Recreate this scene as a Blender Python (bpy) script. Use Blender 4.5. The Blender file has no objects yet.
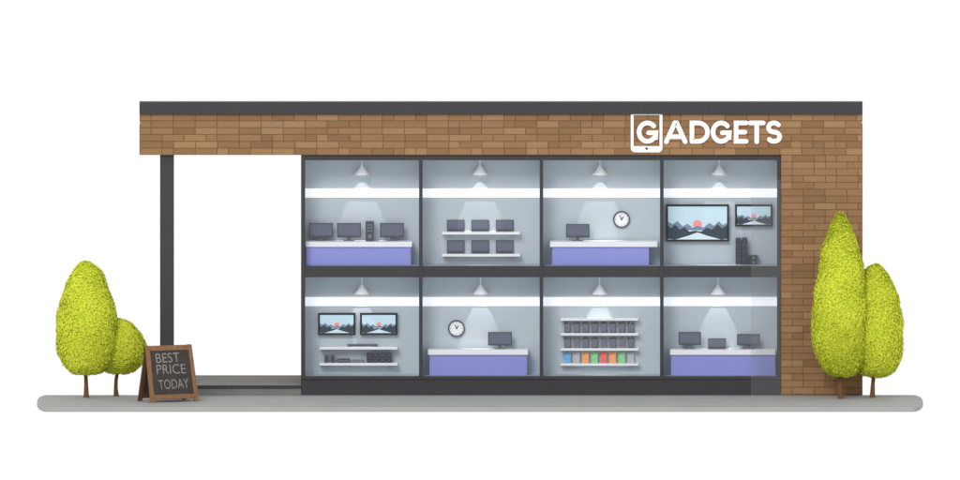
import bpy, math, random
from mathutils import Vector, Matrix, noise
random.seed(7)
TH=math.radians(4.0); SN=math.sin(TH); CS=math.cos(TH)
S=40.0
def X(p): return (p-480)/S
def Z(p,y=0.0): return ((395-p)/S - y*SN)/CS

sc=bpy.context.scene
sc.view_settings.view_transform='Standard'
try: sc.view_settings.look='None'
except Exception: pass
sc.view_settings.exposure=0

# ---------------- materials
def lin(c):
    c=c/255.0
    return c/12.92 if c<=0.04045 else ((c+0.055)/1.055)**2.4
def L3(rgb,f=1.0): return [min(0.93,lin(c)/f) for c in rgb]
def mat(name,rgb,f=1.35,rough=0.6,var=0.06,scale=6.0,bump=0.0,bscale=40.0,metal=0.0,attr=False,spec=0.3,emis=0.0):
    m=bpy.data.materials.new(name); m.use_nodes=True
    nt=m.node_tree; b=nt.nodes['Principled BSDF']
    c=L3(rgb,f)
    tc=nt.nodes.new('ShaderNodeTexCoord')
    nz=nt.nodes.new('ShaderNodeTexNoise'); nz.inputs['Scale'].default_value=scale; nz.inputs['Detail'].default_value=6
    nt.links.new(tc.outputs['Object'],nz.inputs['Vector'])
    mr=nt.nodes.new('ShaderNodeMapRange'); mr.inputs['From Min'].default_value=0.25; mr.inputs['From Max'].default_value=0.75
    mr.inputs['To Min'].default_value=1-var; mr.inputs['To Max'].default_value=1+var
    nt.links.new(nz.outputs['Fac'],mr.inputs['Value'])
    vm=nt.nodes.new('ShaderNodeVectorMath'); vm.operation='SCALE'
    if attr:
        a=nt.nodes.new('ShaderNodeAttribute'); a.attribute_name='Col'
        nt.links.new(a.outputs['Color'],vm.inputs[0])
    else: vm.inputs[0].default_value=c
    nt.links.new(mr.outputs['Result'],vm.inputs['Scale'])
    nt.links.new(vm.outputs['Vector'],b.inputs['Base Color'])
    b.inputs['Roughness'].default_value=rough; b.inputs['Metallic'].default_value=metal
    b.inputs['Specular IOR Level'].default_value=spec
    if emis>0:
        nt.links.new(vm.outputs['Vector'],b.inputs['Emission Color']); b.inputs['Emission Strength'].default_value=emis
    if bump>0:
        n2=nt.nodes.new('ShaderNodeTexNoise'); n2.inputs['Scale'].default_value=bscale; n2.inputs['Detail'].default_value=8
        nt.links.new(tc.outputs['Object'],n2.inputs['Vector'])
        bp=nt.nodes.new('ShaderNodeBump'); bp.inputs['Strength'].default_value=bump; bp.inputs['Distance'].default_value=0.01
        nt.links.new(n2.outputs['Fac'],bp.inputs['Height']); nt.links.new(bp.outputs['Normal'],b.inputs['Normal'])
    return m
M={}
M['metal']=mat('dark_painted_metal',(60,60,63),1.25,0.5,0.08,3)
M['roof']=mat('roof_sheet_metal',(66,66,69),1.2,0.5,0.08,1.5)
M['base']=mat('dark_plinth_render',(60,60,63),1.2,0.7,0.10,3,0.3,60)
M['terr']=mat('terrace_concrete',(104,104,104),0.85,0.8,0.10,2,0.3,50)
M['mortar']=mat('mortar',(130,101,73),1.3,0.9,0.1,10,0.3,80)
M['brick']=mat('brick',(160,120,80),1.3,0.85,0.06,22,0.3,70,attr=True,spec=0.15)
M['wall']=mat('interior_wall_paint',(180,189,196),0.90,0.8,0.015,2)
M['ceil']=mat('interior_ceiling_paint',(222,227,231),0.88,0.8,0.02,2)
M['floor']=mat('interior_floor',(185,191,200),0.95,0.5,0.05,3)
M['white']=mat('white_paint',(248,248,250),1.0,0.5,0.01,3)
M['strip']=mat('white_wall_band_added_glow',(243,245,250),1.1,0.4,0.0,3,emis=0.6)  # plain white wall bands; glow added to brighten them and the rooms
M['signw']=mat('sign_white_acrylic',(250,250,250),1.12,0.35,0.01,3)
M['purple']=mat('violet_laminate',(140,144,208),0.88,0.45,0.02,3)
M['pave']=mat('pavement_concrete',(168,168,168),1.24,0.85,0.05,1.2,0.4,30)
M['dark']=mat('dark_plastic',(72,74,84),0.9,0.4,0.04,8)
M['scr']=mat('screen_off',(86,91,108),0.8,0.25,0.03,3,spec=0.5)
M['grey']=mat('grey_plastic',(112,116,126),0.9,0.4,0.04,8)
M['lgrey']=mat('silver_plastic',(170,174,182),0.9,0.4,0.04,8)
M['lake']=mat('screen_lake',(205,222,230),1.0,0.4,0.02,3,emis=0.25)
M['sky']=mat('screen_sky',(188,212,224),1.0,0.4,0.02,3,emis=0.25)
M['pink']=mat('screen_sun',(236,140,140),1.0,0.4,0.0,3,emis=0.25)
M['mt1']=mat('screen_far_hills',(112,134,152),1.0,0.4,0.02,3,emis=0.2)
M['mt2']=mat('screen_near_hills',(50,62,76),1.0,0.4,0.02,3,emis=0.1)
M['wood']=mat('stained_wood',(142,103,70),1.3,0.6,0.18,9,0.4,50)
M['woodd']=mat('stained_wood_dark',(104,74,50),1.2,0.65,0.15,9,0.4,50)
M['slate']=mat('chalkboard',(66,60,58),1.25,0.8,0.15,5)
M['chalk']=mat('chalk',(158,150,142),1.3,0.95,0.25,30)
M['bark']=mat('bark',(120,80,52),1.15,0.9,0.2,20,0.8,30)
M['black']=mat('black_rubber',(35,36,40),1.2,0.6,0.05,8)
for n,c in dict(pblue=(92,150,205),porange=(236,150,80),pgreen=(120,190,130),pred=(222,92,82)).items():
    M[n]=mat('phone_'+n[1:],c,0.8,0.35,0.01,3)
def emit(name,rgb,s):
    m=bpy.data.materials.new(name); m.use_nodes=True; nt=m.node_tree
    b=nt.nodes['Principled BSDF']; b.inputs['Base Color'].default_value=(*rgb,1)
    b.inputs['Emission Color'].default_value=(*rgb,1); b.inputs['Emission Strength'].default_value=s
    return m
M['bulb']=emit('lit_bulb',(1,0.98,0.93),3.0)
g=bpy.data.materials.new('window_glass_mat'); g.use_nodes=True; nt=g.node_tree; nt.nodes.clear()
o=nt.nodes.new('ShaderNodeOutputMaterial'); mx=nt.nodes.new('ShaderNodeMixShader'); tr=nt.nodes.new('ShaderNodeBsdfTransparent')
gl=nt.nodes.new('ShaderNodeBsdfGlossy'); gl.inputs['Roughness'].default_value=0.02; fr=nt.nodes.new('ShaderNodeFresnel'); fr.inputs['IOR'].default_value=1.35
tr.inputs['Color'].default_value=(0.96,0.97,0.98,1)
nt.links.new(fr.outputs[0],mx.inputs[0]); nt.links.new(tr.outputs[0],mx.inputs[1]); nt.links.new(gl.outputs[0],mx.inputs[2]); nt.links.new(mx.outputs[0],o.inputs[0])
M['glass']=g
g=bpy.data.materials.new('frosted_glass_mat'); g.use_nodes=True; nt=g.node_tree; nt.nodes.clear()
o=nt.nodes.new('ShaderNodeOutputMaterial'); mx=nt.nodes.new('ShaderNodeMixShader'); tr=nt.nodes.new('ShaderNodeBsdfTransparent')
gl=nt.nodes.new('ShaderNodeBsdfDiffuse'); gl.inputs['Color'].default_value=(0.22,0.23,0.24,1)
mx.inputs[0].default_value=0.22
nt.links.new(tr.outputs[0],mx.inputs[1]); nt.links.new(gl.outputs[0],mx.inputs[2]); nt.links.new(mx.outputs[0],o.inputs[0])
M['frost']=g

# ---------------- builder
class B:
    def __init__(s,name): s.name=name; s.v=[]; s.f=[]; s.m=[]; s.ms=[]; s.T=None; s.fc=[]
    def mi(s,k):
        if k not in s.ms: s.ms.append(k)
        return s.ms.index(k)
    def add(s,vs,fs,k):
        o=len(s.v)
        if s.T: vs=[s.T(*p) for p in vs]
        s.v+= [tuple(p) for p in vs]; i=s.mi(k)
        for f in fs: s.f.append([a+o for a in f]); s.m.append(i)
    def box(s,x0,x1,y0,y1,z0,z1,k):
        if x0>x1:x0,x1=x1,x0
        if z0>z1:z0,z1=z1,z0
        if y0>y1:y0,y1=y1,y0
        vs=[(x0,y0,z0),(x1,y0,z0),(x1,y1,z0),(x0,y1,z0),(x0,y0,z1),(x1,y0,z1),(x1,y1,z1),(x0,y1,z1)]
        s.add(vs,[(0,1,5,4),(1,2,6,5),(2,3,7,6),(3,0,4,7),(4,5,6,7),(3,2,1,0)],k)
    def prism(s,poly,y0,y1,k):
        n=len(poly)
        vs=[(p[0],y0,p[1]) for p in poly]+[(p[0],y1,p[1]) for p in poly]
        fs=[list(range(n)),list(range(2*n-1,n-1,-1))]+[(i+n,(i+1)%n+n,(i+1)%n,i) for i in range(n)]
        s.add(vs,fs,k)
    def cyly(s,cx,cz,r,y0,y1,k,n=40):
        s.prism([(cx+r*math.cos(2*math.pi*i/n),cz+r*math.sin(2*math.pi*i/n)) for i in range(n)],y0,y1,k)
    def lathe(s,cx,cy,prof,k,n=28):
        vs=[];fs=[]
        for r,z in prof:
            for i in range(n): vs.append((cx+r*math.cos(2*math.pi*i/n),cy+r*math.sin(2*math.pi*i/n),z))
        for j in range(len(prof)-1):
            for i in range(n): fs.append((j*n+i,j*n+(i+1)%n,(j+1)*n+(i+1)%n,(j+1)*n+i))
        s.add(vs,fs,k)
    def obj(s,parent=None,bevel=0.0,smooth=False,cols=None,origin=True):
        me=bpy.data.meshes.new(s.name)
        o=Vector((0,0,0))
        if origin:
            xs=[p[0] for p in s.v]; ys=[p[1] for p in s.v]; zs=[p[2] for p in s.v]
            o=Vector(((min(xs)+max(xs))/2,(min(ys)+max(ys))/2,min(zs)))
        me.from_pydata([Vector(p)-o for p in s.v],[],s.f)
        for k in s.ms: me.materials.append(M[k])
        me.polygons.foreach_set('material_index',s.m)
        if cols:
            a=me.color_attributes.new('Col','FLOAT_COLOR','POINT')
            for i,c in enumerate(cols): a.data[i].color=(*c,1)
        if smooth: me.shade_smooth()
        me.update()
        ob=bpy.data.objects.new(s.name,me); sc.collection.objects.link(ob); ob.location=o
        if bevel>0:
            md=ob.modifiers.new('bev','BEVEL'); md.width=bevel; md.segments=2; md.limit_method='ANGLE'; md.angle_limit=math.radians(50)
        if parent: ob.parent=parent
        return ob
def empty(name,loc=(0,0,0)):
    e=bpy.data.objects.new(name,None); sc.collection.objects.link(e); e.location=loc; return e

# ---------------- pavement
T=0.12; Dp=(17/S-T*CS)/SN
def pavement():
    b=B('pavement'); xl,xr=X(37),X(923); a=0.24
    c=-Dp/2; h=Dp/2
    pl=[]
    n=20
    for i in range(n+1):
        t=math.pi/2+math.pi*i/n; pl.append((xl+a+a*math.cos(t), c+h*math.sin(t)))
    for i in range(n+1):
        t=-math.pi/2+math.pi*i/n; pl.append((xr-a+a*math.cos(t), c+h*math.sin(t)))
    m=len(pl)
    vs=[(x,y,0) for x,y in pl]+[(x,y,-T) for x,y in pl]
    b.add(vs,[list(range(m)),list(range(2*m-1,m-1,-1))]+[(i,i+m,(i+1)%m+m,(i+1)%m) for i in range(m)],'pave')
    return b.obj(bevel=0.015,origin=False)
pavement()

# ---------------- building
bld=empty('gadget_shop_building')
FY=-0.15
zt=Z(114,FY); zf=Z(155,FY)
xL,xR=X(140),X(862)
D=3.9
pal=[(150,114,80),(158,121,85),(165,128,92),(145,110,77),(168,132,96),(160,123,88),(154,117,83),(158,121,86)]
bc=B('brick_cladding'); cols=[]
H=(zt-zf)/6
def bricks(o,u,n,x0,x1,z0,z1,ztop,seed):
    rnd=random.Random(seed); r=0; z=ztop
    gp=0.006
    while z>z0+0.02:
        za=max(z-H,z0)
        if z<=z1+1e-4:
            x=x0-(0.0 if r%2 else 0.27)
            while x<x1-0.001:
                w=rnd.choice([0.55,0.55,0.55,0.55,0.28])
                a=max(x,x0)+gp; c=min(x+w,x1)-gp
                if c-a>0.03:
                    dp=0.010+rnd.random()*0.005
                    p=[]
                    for (s_,z_,d_) in [(a,za+gp,0),(c,za+gp,0),(c,z-gp,0),(a,z-gp,0)]:
                        p.append((o+u*s_+Vector((0,0,z_))))
                    e=0.005
                    q=[o+u*(a+e)+Vector((0,0,za+gp+e))+n*dp,o+u*(c-e)+Vector((0,0,za+gp+e))+n*dp,o+u*(c-e)+Vector((0,0,z-gp-e))+n*dp,o+u*(a+e)+Vector((0,0,z-gp-e))+n*dp]
                    bc.add(p+q,[(4,5,6,7),(0,1,5,4),(1,2,6,5),(2,3,7,6),(3,0,4,7)],'brick')
                    cc=L3(rnd.choice(pal),1.3); k=0.97+rnd.random()*0.06
                    cols.extend([[v*k for v in cc]]*8)
                x+=w
        z-=H; r+=1
V=Vector
bricks(V((0,FY,0)),V((1,0,0)),V((0,-1,0)),xL,xR,zf,zt,zt,1)
bricks(V((0,FY,0)),V((1,0,0)),V((0,-1,0)),X(781),xR,0.0,zf,zt,2)
bricks(V((xR,0,0)),V((0,1,0)),V((1,0,0)),FY,D,0.0,zt-0.4,zt,3)
bricks(V((xL,0,0)),V((0,1,0)),V((-1,0,0)),FY,D,zf,zt-0.4,zt,4)
bc.obj(bld,cols=cols,origin=False)
YB=0.78
w=B('walls')
w.box(xL,xR,FY,0.12,zf,zt,'mortar')
w.box(X(781),xR,FY,D,0.0,zf-0.001,'mortar')
w.box(X(301)+0.002,X(781),YB+0.12,D-0.01,0.0,zf,'mortar')
w.box(xL,xL+0.2,0.12,D,zf+0.002,zt-0.42,'mortar')
w.box(xR-0.2,xR-0.001,0.12,D,zf+0.002,zt-0.42,'mortar')
w.box(xL+0.2,xR-0.2,0.12,D-0.05,zf+0.004,zf+0.2,'ceil')
w.obj(bld,origin=False)
r=B('roof')
z1=Z(102,-0.24)
r.box(X(139.4),X(862.6),-0.24,0.1,zt,z1,'metal')
a=zt+0.16; bb=zt-0.34
x0,x1=xL-0.012,xR+0.012
r.add([(x0,0.09,a),(x1,0.09,a),(x1,D+0.15,bb),(x0,D+0.15,bb),(x0,0.09,a-0.14),(x1,0.09,a-0.14),(x1,D+0.15,bb-0.14),(x0,D+0.15,bb-0.14)],
  [(0,1,2,3),(7,6,5,4),(4,5,1,0),(5,6,2,1),(6,7,3,2),(7,4,0,3)],'roof')
r.obj(bld,bevel=0.006,origin=False)
f=B('window_frame')
for a_,c_ in [(301,305.2),(419,422.6),(539.6,543.2),(660,663.6),(777,781)]:
    f.box(X(a_),X(c_),-0.10,0.05,Z(376),Z(157),'metal')
f.box(X(301.1),X(780.9),-0.09,0.06,Z(160),zf+0.02,'metal')
f.box(X(301.1),X(780.9),-0.085,0.06,Z(277),Z(266),'metal')
f.obj(bld,bevel=0.008,origin=False)
p=B('plinth')
p.box(X(301),X(781)-0.002,-0.12,YB+0.11,0.001,Z(376.5,-0.12),'base')
p.box(X(301)+0.002,X(781)-0.003,-0.145,-0.121,Z(379),Z(376.2,-0.12)+0.004,'metal')
p.obj(bld,bevel=0.008,origin=False)
# interior shell
rooms=[(305.2,419),(422.6,539.6),(543.2,660),(663.6,777)]
rows=[(160,266),(277,376)]
i_=B('interior_walls')
zfl=[Z(266),Z(376.5,-0.12)]; zce=[Z(160),Z(277)]
for (ra,rb) in rooms:
    for k in range(2):
        i_.box(X(ra)-0.02,X(rb)+0.02,YB,YB+0.1,zfl[k]-0.05,zce[k]+0.05,'wall')
        i_.box(X(ra)-0.01,X(rb)+0.01,YB-0.03,YB-0.0005,Z([197.5,306][k],YB),Z([188.5,297][k],YB),'strip')
        i_.box(X(ra)-0.01,X(rb)+0.01,YB-0.015,YB-0.0005,zfl[k]+0.003,zfl[k]+0.05,'wall')
for xx in [303.1,420.8,541.4,661.8,779]:
    i_.box(X(xx)-0.035,X(xx)+0.035,0.052,YB+0.08,Z(376.4,-0.12)+0.003,Z(160),'ceil')
i_.box(X(301.2),X(780.8),0.062,YB+0.11,zfl[0]-0.12,zfl[0]-0.001,'floor')
i_.box(X(301.2),X(780.8),0.063,YB+0.105,zce[1],zce[1]+0.12,'ceil')
i_.box(X(301.2),X(780.8),0.064,YB+0.11,zce[0],zce[0]+0.1,'ceil')
i_.box(X(301.2),X(780.8),0.065,YB+0.095,zfl[1]+0.0005,zfl[1]+0.002,'floor')
i_.obj(bld,origin=False)
gq=B('window_glass')
for (ra,rb) in rooms:
    for (ya,yc) in rows:
        xa,xb,za,zb=X(ra)-0.02,X(rb)+0.02,Z(yc)-0.02,Z(ya)+0.02
        gq.add([(xa,-0.02,za),(xb,-0.02,za),(xb,-0.02,zb),(xa,-0.02,zb)],[(0,1,2,3)],'glass')
gq.obj(bld,origin=False)
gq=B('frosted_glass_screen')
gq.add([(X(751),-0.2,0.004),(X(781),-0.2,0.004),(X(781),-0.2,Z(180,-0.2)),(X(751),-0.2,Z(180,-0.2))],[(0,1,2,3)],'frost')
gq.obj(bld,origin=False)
c=B('canopy_columns')
for yy in (-0.05,3.3):
    c.box(X(160),X(174),yy,yy+0.32,0.001,zf+0.001,'metal')
    c.box(X(158.8),X(175.2),yy-0.03,yy+0.35,0.252,0.275,'metal')
c.obj(bld,bevel=0.012,origin=False)
t=B('terrace')
t.box(X(150),X(301),-0.14,3.55,0.0012,Z(385.5,-0.14),'terr')
t.box(X(150)-0.004,X(301),-0.18,-0.14,Z(388,-0.14),Z(385.5,-0.14)+0.004,'base')
t.obj(bld,bevel=0.004,origin=False)

# ---------------- shop sign
def ribbon(b,pts,w,y0,y1,k,closed=False,caps=True):
    n=len(pts); Ls=[];Rs=[]
    for i in range(n):
        p=Vector(pts[i])
        pr=Vector(pts[(i-1)%n]) if (closed or i>0) else None
        nx=Vector(pts[(i+1)%n]) if (closed or i<n-1) else None
        d1=(p-pr).normalized() if pr is not None else None
        d2=(nx-p).normalized() if nx is not None else None
        if d1 is None: d1=d2
        if d2 is None: d2=d1
        n1=Vector((-d1.y,d1.x)); n2=Vector((-d2.y,d2.x)); m=(n1+n2)
        if m.length<1e-4: m=n1.copy()
        m.normalize(); s=1/max(0.45,m.dot(n1))
        Ls.append(p+m*w/2*s); Rs.append(p-m*w/2*s)
    vs=[]
    for a_,c_ in zip(Ls,Rs): vs+=[(a_.x,y0,a_.y),(c_.x,y0,c_.y),(c_.x,y1,c_.y),(a_.x,y1,a_.y)]
    fs=[]
    rng=range(n) if closed else range(n-1)
    for i in rng:
        a_=4*i; c_=4*((i+1)%n)
        for q in range(4): fs.append((a_+q,a_+(q+1)%4,c_+(q+1)%4,c_+q))
    if not closed: fs+=[(3,2,1,0),(4*n-4,4*n-3,4*n-2,4*n-1)]
    b.add(vs,fs,k)
    if caps and not closed:
        for j,i in enumerate((0,n-1)):
            b.cyly(pts[i][0],pts[i][1],w/2*0.999,y0-0.0012-0.0004*j,y1,k,20)
def arc(cx,cz,rx,rz,a0,a1,n=20):
    return [(cx+rx*math.cos(math.radians(a0+(a1-a0)*i/n)),cz+rz*math.sin(math.radians(a0+(a1-a0)*i/n))) for i in range(n+1)]
def glyph(ch):
    if ch=='G': return [arc(.5,.5,.4,.4,42,325,26)+[(.88,.27),(.9,.47),(.55,.47)]]
    if ch=='A': return [[(.08,.08),(.46,.9),(.54,.9),(.92,.08)],[(.24,.3),(.76,.3)]]
    if ch=='D': return [[(.1,.1),(.1,.9),(.42,.9)]+arc(.42,.5,.48,.4,80,-80,16)+[(.42,.1),(.1,.1)]]
    if ch=='E': return [[(.9,.9),(.12,.9),(.12,.1),(.9,.1)],[(.12,.5),(.8,.5)]]
    if ch=='T': return [[(.08,.9),(.92,.9)],[(.5,.88),(.5,.08)]]
    if ch=='S': return [arc(.5,.7,.34,.2,35,270,14)+arc(.5,.3,.36,.2,88,-145,16)]
sg=B('shop_sign'); y0s=FY-0.05; y1s=FY-0.016
def letter(ch,a_,c_,t_,b_,sw,off=0):
    x0,x1,z0_,z1_=X(a_),X(c_),Z(b_,FY),Z(t_,FY)
    for i,st in enumerate(glyph(ch)):
        pts=[(x0+(x1-x0)*u,z0_+(z1_-z0_)*v) for u,v in st]
        ribbon(sg,pts,sw,y0s-off-0.003*i,y1s,'signw')
sw=0.115
for ch,a_,c_ in [('G',637,658),('A',664.5,687),('D',690,709.5),('G',711,731.5),('E',734.5,747.5),('T',749,764.5),('S',766,782)]:
    letter(ch,a_,c_,120.5,143.5,sw)
tx0,tx1,tz0,tz1=X(632.2),X(661),Z(150.8,FY),Z(111.5,FY)
rr=0.07
pts=arc(tx1-rr,tz1-rr,rr,rr,0,90,6)+arc(tx0+rr,tz1-rr,rr,rr,90,180,6)+arc(tx0+rr,tz0+rr,rr,rr,180,270,6)+arc(tx1-rr,tz0+rr,rr,rr,270,360,6)
ribbon(sg,pts,0.072,y0s+0.004,y1s,'signw',closed=True)
sg.box(tx0+0.02,tx1-0.02,y0s+0.006,y1s,tz1-0.09,tz1-0.01,'signw')
sg.box(tx0+0.02,tx1-0.02,y0s+0.006,y1s,tz0+0.01,tz0+0.12,'signw')
sg.cyly((tx0+tx1)/2,tz0+0.06,0.032,y0s-0.002,y1s,'metal',20)
sg.box((tx0+tx1)/2-0.07,(tx0+tx1)/2+0.07,y0s+0.002,y1s,tz1-0.055,tz1-0.042,'metal')
sg.obj(bevel=0.0)

# ---------------- interior objects
def falloff(l,st=1.0):
    l.use_nodes=True; nt=l.node_tree; e=nt.nodes['Emission']; lf=nt.nodes.new('ShaderNodeLightFalloff'); lf.inputs['Strength'].default_value=st
    nt.links.new(lf.outputs['Constant'],e.inputs['Strength'])
def lamp(px,k):
    yl=YB-0.2
    zc=zce[k]; zb=Z([174.5,294][k],yl); zt_=Z([166.5,285.5][k],yl)
    b=B('pendant_lamp')
    b.lathe(X(px),yl,[(0.0,zc-0.001),(0.05,zc-0.001),(0.05,zc-0.025),(0.012,zc-0.04),(0.012,zt_+0.03),(0.03,zt_+0.02),(0.045,zt_-0.01),(0.19,zb),(0.185,zb-0.008),(0.175,zb),(0.04,zt_-0.02),(0.0,zt_-0.02)],'white')
    b.lathe(X(px),yl,[(0.0,zb+0.07),(0.035,zb+0.06),(0.05,zb+0.025),(0.035,zb-0.005),(0.0,zb-0.015)],'bulb',16)
    ob=b.obj(smooth=False)
    l=bpy.data.lights.new('lamp_light','SPOT'); l.energy=40; l.spot_size=math.radians(56); l.spot_blend=0.10; l.shadow_soft_size=0.015; l.color=(1,0.99,0.97)
    falloff(l)
    lo=bpy.data.objects.new('lamp_light',l); sc.collection.objects.link(lo)
    lo.parent=ob; lo.location=(0,0,zb-0.02-ob.location.z); lo.rotation_euler=(math.radians(20),0,0)
for k,ps in enumerate([(362,480,600,719),(362,480.5,599.5,718)]):
    for px in ps: lamp(px,k)

CY0,CY1=0.22,0.7
def counter(a_,c_,ba,bc_,topy,k):
    b=B('sales_counter')
    yt=CY0-0.05
    zt2=Z(topy,yt+0.3); zb2=Z(topy+6,yt)
    b.box(X(a_),X(c_),yt,CY1,zb2,zt2,'white')
    b.box(X(ba),X(bc_),CY0,CY1-0.02,zfl[k]+0.003,zb2-0.0005,'purple')
    b.obj(bevel=0.008)
    return zt2
yM=0.5
def monitor(a_,c_,t_,b_,zbase,mats='scr'):
    b=B('computer_monitor'); xm=(X(a_)+X(c_))/2
    zt_,zb=Z(t_,yM),Z(b_,yM)
    b.box(X(a_),X(c_),yM-0.02,yM+0.03,zb,zt_,'dark')
    b.box(X(a_)+0.025,X(c_)-0.025,yM-0.023,yM-0.018,zb+0.045,zt_-0.025,mats)
    b.prism([(xm-0.05,zbase),(xm+0.05,zbase),(xm+0.035,zb+0.05),(xm-0.035,zb+0.05)],yM+0.031,yM+0.055,'grey')
    b.box(xm-0.14,xm+0.14,yM-0.08,yM+0.11,zbase+0.001,zbase+0.018,'grey')
    b.obj(bevel=0.004)
def laptop(a_,c_,t_,y,zbase):
    b=B('laptop'); zt_=Z(t_,y)
    b.box(X(a_),X(c_),y-0.2,y+0.03,zbase+0.001,zbase+0.022,'grey')
    b.box(X(a_)+0.02,X(c_)-0.02,y-0.17,y-0.03,zbase+0.0221,zbase+0.025,'dark')
    ln=0.04
    def Tf(x,yy,z): return (x,yy+ln*(z-zbase)/0.3,z)
    b.T=Tf
    b.box(X(a_),X(c_),y+0.005,y+0.025,zbase+0.022,zt_,'dark')
    b.box(X(a_)+0.02,X(c_)-0.02,y+0.001,y+0.0055,zbase+0.05,zt_-0.02,'scr')
    b.T=None
    b.obj(bevel=0.003)
def shelf(a_,c_,t_,th=2.6,depth=0.3):
    b=B('wall_shelf'); z=Z(t_,YB-depth)
    b.box(X(a_),X(c_),YB-depth,YB-0.001,z-th/S,z,'white')
    for xx in (X(a_)+0.2,X(c_)-0.2):
        b.prism([(xx-0.012,z-th/S-0.0005),(xx-0.012,z-th/S-0.08),(xx+0.012,z-th/S-0.08),(xx+0.012,z-th/S-0.0005)],YB-0.12,YB-0.001,'lgrey')
    b.obj(bevel=0.004); return z
def clock(px,py,r):
    y=YB-0.05; cx,cz=X(px),Z(py,y)
    b=B('wall_clock')
    b.cyly(cx,cz,r,y,YB-0.001,'dark')
    ribbon(b,arc(cx,cz,r-0.015,r-0.015,0,360-9,39),0.035,y-0.02,y+0.001,'dark',closed=True)
    b.cyly(cx,cz,r-0.03,y-0.006,y+0.001,'white')
    for i in range(12):
        t_=math.radians(30*i); ro=r-0.045; ri=r-0.07 if i%3 else r-0.085
        ribbon(b,[(cx+ri*math.cos(t_),cz+ri*math.sin(t_)),(cx+ro*math.cos(t_),cz+ro*math.sin(t_))],0.012,y-0.009,y-0.005,'dark',caps=False)
    ribbon(b,[(cx,cz),(cx-0.045,cz+0.10)],0.02,y-0.012,y-0.0065,'black',caps=False)
    ribbon(b,[(cx,cz),(cx+0.05,cz+0.075)],0.022,y-0.016,y-0.0125,'black',caps=False)
    b.cyly(cx,cz,0.018,y-0.019,y-0.006,'black',16)
    b.obj()
def tv(a_,c_,t_,b_):
    y=YB-0.12; x0,x1,z0,z1_=X(a_),X(c_),Z(b_,y),Z(t_,y)
    b=B('television'); bz=0.05
    b.box(x0,x1,y,y+0.06,z0,z1_,'black')
    b.box((x0+x1)/2-0.15,(x0+x1)/2+0.15,y+0.0605,YB-0.001,(z0+z1_)/2-0.12,(z0+z1_)/2+0.12,'dark')
    u0,u1,v0,v1=x0+bz,x1-bz,z0+bz,z1_-bz
    def P(l): return [(u0+(u1-u0)*u,v0+(v1-v0)*v) for u,v in l]
    b.prism(P([(0,0),(1,0),(1,1),(0,1)]),y-0.002,y+0.001,'sky')
    b.prism(P([(0,0),(1,0),(1,.3),(0,.3)]),y-0.0035,y-0.001,'lake')
    cx,cz=P([(.5,.45)])[0]; b.cyly(cx,cz,(v1-v0)*0.14,y-0.0045,y-0.001,'pink',30)
    b.prism(P([(0,.28),(1,.28),(1,.5),(.93,.44),(.86,.55),(.78,.42),(.7,.5),(.6,.36),(.5,.42),(.42,.35),(.33,.48),(.25,.4),(.16,.56),(.08,.46),(0,.54)]),y-0.006,y-0.001,'mt1')
    b.prism(P([(0,.02),(.12,.0),(.22,.05),(.35,.12),(.5,.22),(.66,.12),(.78,.06),(.9,.0),(1,.02),(1,.44),(.92,.34),(.84,.46),(.74,.30),(.66,.36),(.56,.24),(.46,.27),(.36,.24),(.28,.38),(.2,.30),(.12,.46),(.05,.34),(0,.42)]),y-0.0075,y-0.001,'mt2')
    b.prism([(x0,z0),(x1,z0),(x1,z0+0.03),(x0,z0+0.03)],y-0.012,y+0.0005,'black')
    b.prism([(x0,z1_-0.03),(x1,z1_-0.03),(x1,z1_),(x0,z1_)],y-0.012,y+0.0005,'black')
    b.prism([(x0,z0+0.0305),(x0+0.03,z0+0.0305),(x0+0.03,z1_-0.0305),(x0,z1_-0.0305)],y-0.012,y+0.0005,'black')
    b.prism([(x1-0.03,z0+0.0305),(x1,z0+0.0305),(x1,z1_-0.0305),(x1-0.03,z1_-0.0305)],y-0.012,y+0.0005,'black')
    b.obj()
def speaker(a_,c_,t_,zbase,y=0.5,col='dark',name='loudspeaker',d=0.2):
    b=B(name); x0,x1=X(a_),X(c_); zt_=Z(t_,y); xm=(x0+x1)/2; w_=(x1-x0)
    b.box(x0,x1,y,y+d,zbase+0.002,zt_,col)
    hh=zt_-zbase; n=max(2,int(hh/(w_*1.2)))
    for i in range(n):
        cz=zbase+hh*(i+0.5)/n; r_=w_*0.34
        b.cyly(xm,cz,r_,y-0.008,y+0.001,'black',20)
        b.cyly(xm,cz,r_*0.45,y-0.014,y-0.007,'grey',14)
    b.obj(bevel=0.004)
def pc(a_,c_,t_,zbase,y=0.4):
    b=B('desktop_computer'); x0,x1=X(a_),X(c_); zt_=Z(t_,y)
    b.box(x0,x1,y-0.05,y+0.28,zbase+0.002,zt_,'dark')
    for j in (0.1,0.17,0.24): b.box(x0+0.03,x1-0.03,y-0.056,y-0.049,zt_-j,zt_-j+0.03,'grey')
    b.cyly((x0+x1)/2,zbase+0.12,0.05,y-0.058,y-0.049,'grey',20)
    b.obj(bevel=0.004)
z=counter(305.6,412,306,411,241,0)
monitor(309,333,223,237.5,z); monitor(337,361,223,237.5,z); pc(365.5,374,221.5,z); monitor(380,404,223,237.5,z)
z=shelf(442,520,232)
for a_ in (447,471.5,496): laptop(a_,a_+17.5,220,YB-0.08,z)
z=shelf(442,520,254)
for a_ in (447,471.5,496): laptop(a_,a_+17.5,240.5,YB-0.08,z)
z=counter(550,657.5,552,649,241,0); monitor(566,589.5,224,237.5,z); clock(621.5,219.5,0.21)
tv(666,729,204.5,241.5); tv(735,772.5,204.5,226.5)
speaker(735.5,741,238,zfl[0]); speaker(742,747.2,238,zfl[0]); speaker(749,758,255.5,zfl[0])
tv(318,355.5,313,335); tv(360,397.5,313,335)
z=shelf(319.5,397.5,347)
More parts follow.
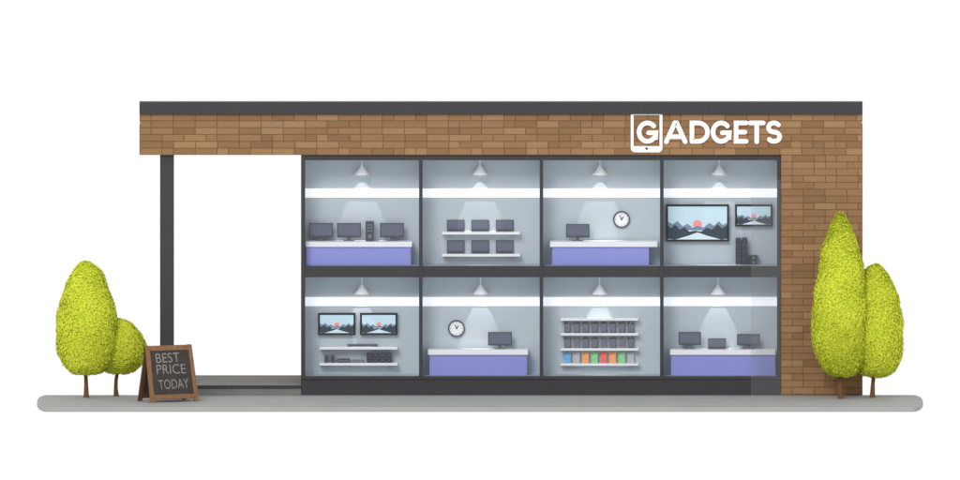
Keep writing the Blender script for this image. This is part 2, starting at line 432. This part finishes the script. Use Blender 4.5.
b=B('sound_bar'); yy=YB-0.22; b.box(X(347),X(378),yy,yy+0.12,z+0.001,z+0.07,'grey'); b.box(X(348),X(377),yy-0.006,yy+0.001,z+0.014,z+0.058,'dark'); b.obj(bevel=0.004)
z=shelf(319.5,397.5,363)
speaker(324,329.3,355.5,z,YB-0.25,'grey',d=0.14); speaker(330,335.3,355.5,z,YB-0.25,'grey',d=0.14)
b=B('game_console'); b.box(X(338),X(350),YB-0.26,YB-0.06,z+0.001,z+0.10,'dark'); b.box(X(338.5),X(349.5),YB-0.266,YB-0.259,z+0.045,z+0.055,'lgrey'); b.obj(bevel=0.004)
b=B('media_player'); b.box(X(352),X(364),YB-0.26,YB-0.06,z+0.001,z+0.07,'grey'); b.cyly(X(361),z+0.036,0.012,YB-0.266,YB-0.259,'lgrey',14); b.obj(bevel=0.004)
for a_ in (366.5,373,380,386.5): speaker(a_,a_+5.4,352.8,z,YB-0.25,'dark',d=0.14)
z=counter(428,528,429.5,527,349,1); monitor(488,512,332,345.5,z); clock(456.5,328.5,0.21)
z=counter(670,775.5,671,775.5,349,1); monitor(678.5,701,332,345,z); laptop(708,726,338.5,0.55,z); monitor(737,760,334,345.5,z)
shelf(560.5,638.5,318.3,2.4,0.22)
rowsP=[(333.2,322.3,['dark']*8),(348.3,337.6,['dark','grey','dark','dark','grey','dark','grey','dark']),(363.4,352.8,['pblue','lgrey','porange','pgreen','pred','porange','pgreen','lgrey'])]
for base,top,cl in rowsP:
    z=shelf(560.5,638.5,base,2.4,0.22)
    for i,cn in enumerate(cl):
        b=B('mobile_phone'); xa=X(564.3+i*9.05); xb=xa+6.4/S; y=YB-0.12; zt_=Z(top,y)
        def Tf(x,yy_,zz,z=z): return (x,yy_+0.25*(zz-z),zz)
        b.T=Tf
        b.box(xa,xb,y-0.012,y+0.012,z+0.001,zt_,cn)
        if cn in('dark','grey'): b.box(xa+0.014,xb-0.014,y-0.0145,y-0.0115,z+0.035,zt_-0.03,'scr')
        else: b.cyly(xa+0.04,zt_-0.04,0.012,y-0.0155,y-0.0115,'dark',12)
        b.T=None; b.obj(bevel=0.004)

# ---------------- sandwich board
up_len=1.46
def board():
    psi=math.radians(25); u=Vector((math.cos(psi),math.sin(psi),0)); n=Vector((math.sin(psi),-math.cos(psi),0))
    d=0.40; A=Vector((X(168.2),-2.24,0)); Hh=1.41; w_=1.33
    par=B('sandwich_board_sign')
    def mk(sgn):
        bot=A+n*d*sgn; top=A+n*0.03*sgn+Vector((0,0,Hh)); up=(top-bot); nn=(n*sgn*Hh+Vector((0,0,d))).normalized()
        def Tf(a_,c_,b_): return bot+u*a_*(1-0.05*b_)+up*b_-nn*c_
        return Tf
    for sgn in (1,-1):
        par.T=mk(sgn); k='wood' if sgn==1 else 'woodd'; fw=0.11
        par.box(-w_/2,-w_/2+fw,0,0.05,0,1,k); par.box(w_/2-fw,w_/2,0,0.05,0,1,k)
        par.box(-w_/2+fw,w_/2-fw,0.004,0.046,0.91,0.995,k); par.box(-w_/2+fw,w_/2-fw,0.004,0.046,0.06,0.14,k)
        par.box(-w_/2+fw-.001,w_/2-fw+.001,0.018,0.034,0.139,0.911,'slate')
        if sgn==1:
            for txt,cx,cb,sz,wd,rot in (('BEST',-0.06,0.70,0.29,0.68,0.02),('PRICE',0.0,0.50,0.29,0.82,0.0),('TODAY',0.03,0.24,0.27,0.84,0.03)):
                cu=bpy.data.curves.new('t','FONT'); cu.body=txt; cu.size=sz/0.72; cu.align_x='CENTER'; cu.offset=-0.003
                to=bpy.data.objects.new('t',cu); sc.collection.objects.link(to)
                me=bpy.data.meshes.new_from_object(to.evaluated_get(bpy.context.evaluated_depsgraph_get()))
                xs=[v.co.x for v in me.vertices]; ys=[v.co.y for v in me.vertices]; ww=max(xs)-min(xs); hh=max(ys)
                xm=(max(xs)+min(xs))/2
                vs=[]
                for v in me.vertices:
                    a_=(v.co.x-xm)*wd/ww; b_=v.co.y*0.24/hh
                    x_=a_*math.cos(rot)-b_*math.sin(rot); y_=a_*math.sin(rot)+b_*math.cos(rot)
                    vs.append((cx+x_,0.0145,cb+y_/up_len))
                par.add(vs,[list(pp.vertices) for pp in me.polygons],'chalk')
                bpy.data.objects.remove(to)
    par.T=None
    par.obj(bevel=0.0)
board()

# ---------------- trees
def leafmat():
    m=bpy.data.materials.new('leaves'); m.use_nodes=True; nt=m.node_tree; nt.nodes.clear()
    o=nt.nodes.new('ShaderNodeOutputMaterial'); a=nt.nodes.new('ShaderNodeAttribute'); a.attribute_name='Col'
    d=nt.nodes.new('ShaderNodeBsdfDiffuse'); t=nt.nodes.new('ShaderNodeBsdfTranslucent'); mx=nt.nodes.new('ShaderNodeMixShader'); mx.inputs[0].default_value=0.18
    nt.links.new(a.outputs['Color'],d.inputs['Color']); nt.links.new(a.outputs['Color'],t.inputs['Color'])
    nt.links.new(d.outputs[0],mx.inputs[1]); nt.links.new(t.outputs[0],mx.inputs[2]); nt.links.new(mx.outputs[0],o.inputs[0])
    return m
M['leaf']=leafmat()
def tree(px,crx,ptop,pbot,wpx,y,p,q,seed,shade=1.0,lean=0.0):
    rnd=random.Random(seed)
    x=X(px); cx=X(crx); zb=Z(pbot,y); zt_=Z(ptop,y); Hc=zt_-zb; R=wpx/S/2*0.98
    par=empty('ornamental_tree',(x,y,0)); o=Vector((x,y,0))
    b=B('trunk')
    def tube(pts,rs,n=10):
        vs=[];fs=[]
        for i,(P,r_) in enumerate(zip(pts,rs)):
            dvec=(pts[min(i+1,len(pts)-1)]-pts[max(i-1,0)]).normalized(); sx=dvec.orthogonal().normalized(); sy=dvec.cross(sx)
            for j in range(n):
                t_=2*math.pi*j/n; vs.append(P+(sx*math.cos(t_)+sy*math.sin(t_))*r_*(1+0.1*math.sin(3*t_+i)))
        for i in range(len(pts)-1):
            for j in range(n): fs.append((i*n+j,i*n+(j+1)%n,(i+1)*n+(j+1)%n,(i+1)*n+j))
        b.add(vs,fs,'bark')
    hgt=zb+Hc*0.75
    tp=[V(((cx-x)*(t_/8),0,hgt*t_/8))+V((0.015*math.sin(t_*1.7+seed),0.015*math.cos(t_),0)) for t_ in range(9)]
    tube(tp,[0.07,0.05,0.046,0.042,0.036,0.03,0.024,0.016,0.008])
    for i in range(9):
        a_=i*2.4+seed; zz=zb*0.9+(Hc*0.5)*i/9; s0=V(((cx-x)*zz/hgt,0,zz)); L=R*0.7
        tube([s0,s0+V((math.cos(a_)*L*.4,math.sin(a_)*L*.4,L*.5)),s0+V((math.cos(a_)*L*.7,math.sin(a_)*L*.7,L*1.2))],[0.024,0.015,0.006],7)
    b.obj(par,smooth=True,origin=False)
    def rad(t_):
        t_=min(max(t_,1e-4),1-1e-4); return R*max(0.0,math.sin(math.pi*t_**p))**q
    def disp(P):
        n1=noise.noise(P*1.7+V((seed*3.1,0,0))); n2=noise.noise(P*4.0+V((0,seed,0)))
        return 0.05*n1+0.03*n2
    def surf(t_,a_,k=1.0):
        r_=rad(t_); P=V((math.cos(a_)*r_,math.sin(a_)*r_,zb+Hc*t_))
        c_=V((0,0,zb+Hc*(0.15+0.7*t_)))
        dd=disp(P+o); dirn=(P-c_)
        if dirn.length<1e-4: dirn=V((0,0,1))
        dirn.normalize()
        return c_+(P-c_)*k+dirn*dd+V((cx-x,0,0)), dirn, dd
    vs=[];fs=[];cl=[]
    NT,NA=60,40
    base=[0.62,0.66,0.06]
    def tt(i): return 0.5-0.5*math.cos(math.pi*i/NT)
    for i in range(NT+1):
        for j in range(NA):
            P,_,dd=surf(tt(i),2*math.pi*j/NA,0.96); vs.append(tuple(P)); cl.append([c_*shade for c_ in base])
    for i in range(NT):
        for j in range(NA): fs.append((i*NA+j,i*NA+(j+1)%NA,(i+1)*NA+(j+1)%NA,(i+1)*NA+j))
    N=int(1500*math.pi*2*R*0.78*Hc)
    cnt=0
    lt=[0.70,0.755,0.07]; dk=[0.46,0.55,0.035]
    while cnt<N:
        u_=rnd.random(); t_=u_ if rnd.random()<0.8 else 0.5-0.5*math.cos(math.pi*u_)
        if rnd.random()>(rad(t_)/R)**0.7+0.15: continue
        a_=rnd.random()*2*math.pi
        P,nv,dd=surf(t_,a_,1.0)
        P=P+nv*rnd.uniform(-0.03,0.018)
        if rnd.random()<0.02: P=P+nv*rnd.uniform(0.01,0.045)
        nn=(nv+V((rnd.gauss(0,.2),rnd.gauss(0,.2),rnd.gauss(0,.2)+0.12))).normalized()
        s1=nn.cross(V((rnd.gauss(0,1),rnd.gauss(0,1),rnd.gauss(0,1)))).normalized(); s2=nn.cross(s1)
        l_=rnd.uniform(0.03,0.052); w_=l_*0.55
        k=len(vs)
        vs+= [tuple(P-s1*l_),tuple(P+s2*w_+nn*0.005),tuple(P+s1*l_),tuple(P-s2*w_+nn*0.005)]
        fs.append((k,k+1,k+2)); fs.append((k,k+2,k+3))
        mix=min(1,max(0,0.72+dd*5+rnd.gauss(0,.13)))  # light and shade painted into leaf colour: lighter on bumps, darker in hollows
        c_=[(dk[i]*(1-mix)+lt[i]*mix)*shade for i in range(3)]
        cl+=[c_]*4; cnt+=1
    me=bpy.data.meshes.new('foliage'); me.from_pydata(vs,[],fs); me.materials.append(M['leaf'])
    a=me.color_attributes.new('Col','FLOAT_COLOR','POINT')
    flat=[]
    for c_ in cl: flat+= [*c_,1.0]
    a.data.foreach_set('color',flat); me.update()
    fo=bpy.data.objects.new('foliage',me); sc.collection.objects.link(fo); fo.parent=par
tree(86,86.5,261,375,63,-0.9,0.68,0.50,1)
tree(116,118,318.5,374,57,-0.45,0.85,0.50,2,0.95)
tree(841,840.5,213.5,377,57,-1.35,0.62,0.54,3)
tree(873,875.5,264.5,377,58,-0.95,0.70,0.50,4,0.97)

# ---------------- light and world
w=bpy.data.worlds.new('World'); sc.world=w; w.use_nodes=True
bg=w.node_tree.nodes['Background']; bg.inputs[0].default_value=(1,1,1,1); bg.inputs[1].default_value=1.02
l=bpy.data.lights.new('sun','SUN'); l.energy=1.4; l.angle=math.radians(20); l.color=(1,0.985,0.96)
so=bpy.data.objects.new('sun',l); sc.collection.objects.link(so)
dv=Vector((0.25,0.75,-0.52)); so.rotation_euler=dv.to_track_quat('-Z','Y').to_euler(); so.location=(-10,-12,14)
cam=bpy.data.cameras.new('camera'); cam.type='ORTHO'; cam.ortho_scale=24.0; cam.clip_end=500
co=bpy.data.objects.new('camera',cam); sc.collection.objects.link(co)
co.location=Vector((0,0,3.875/CS))-Vector((0,CS,-SN))*40; co.rotation_euler=(math.radians(86),0,0)
sc.camera=co
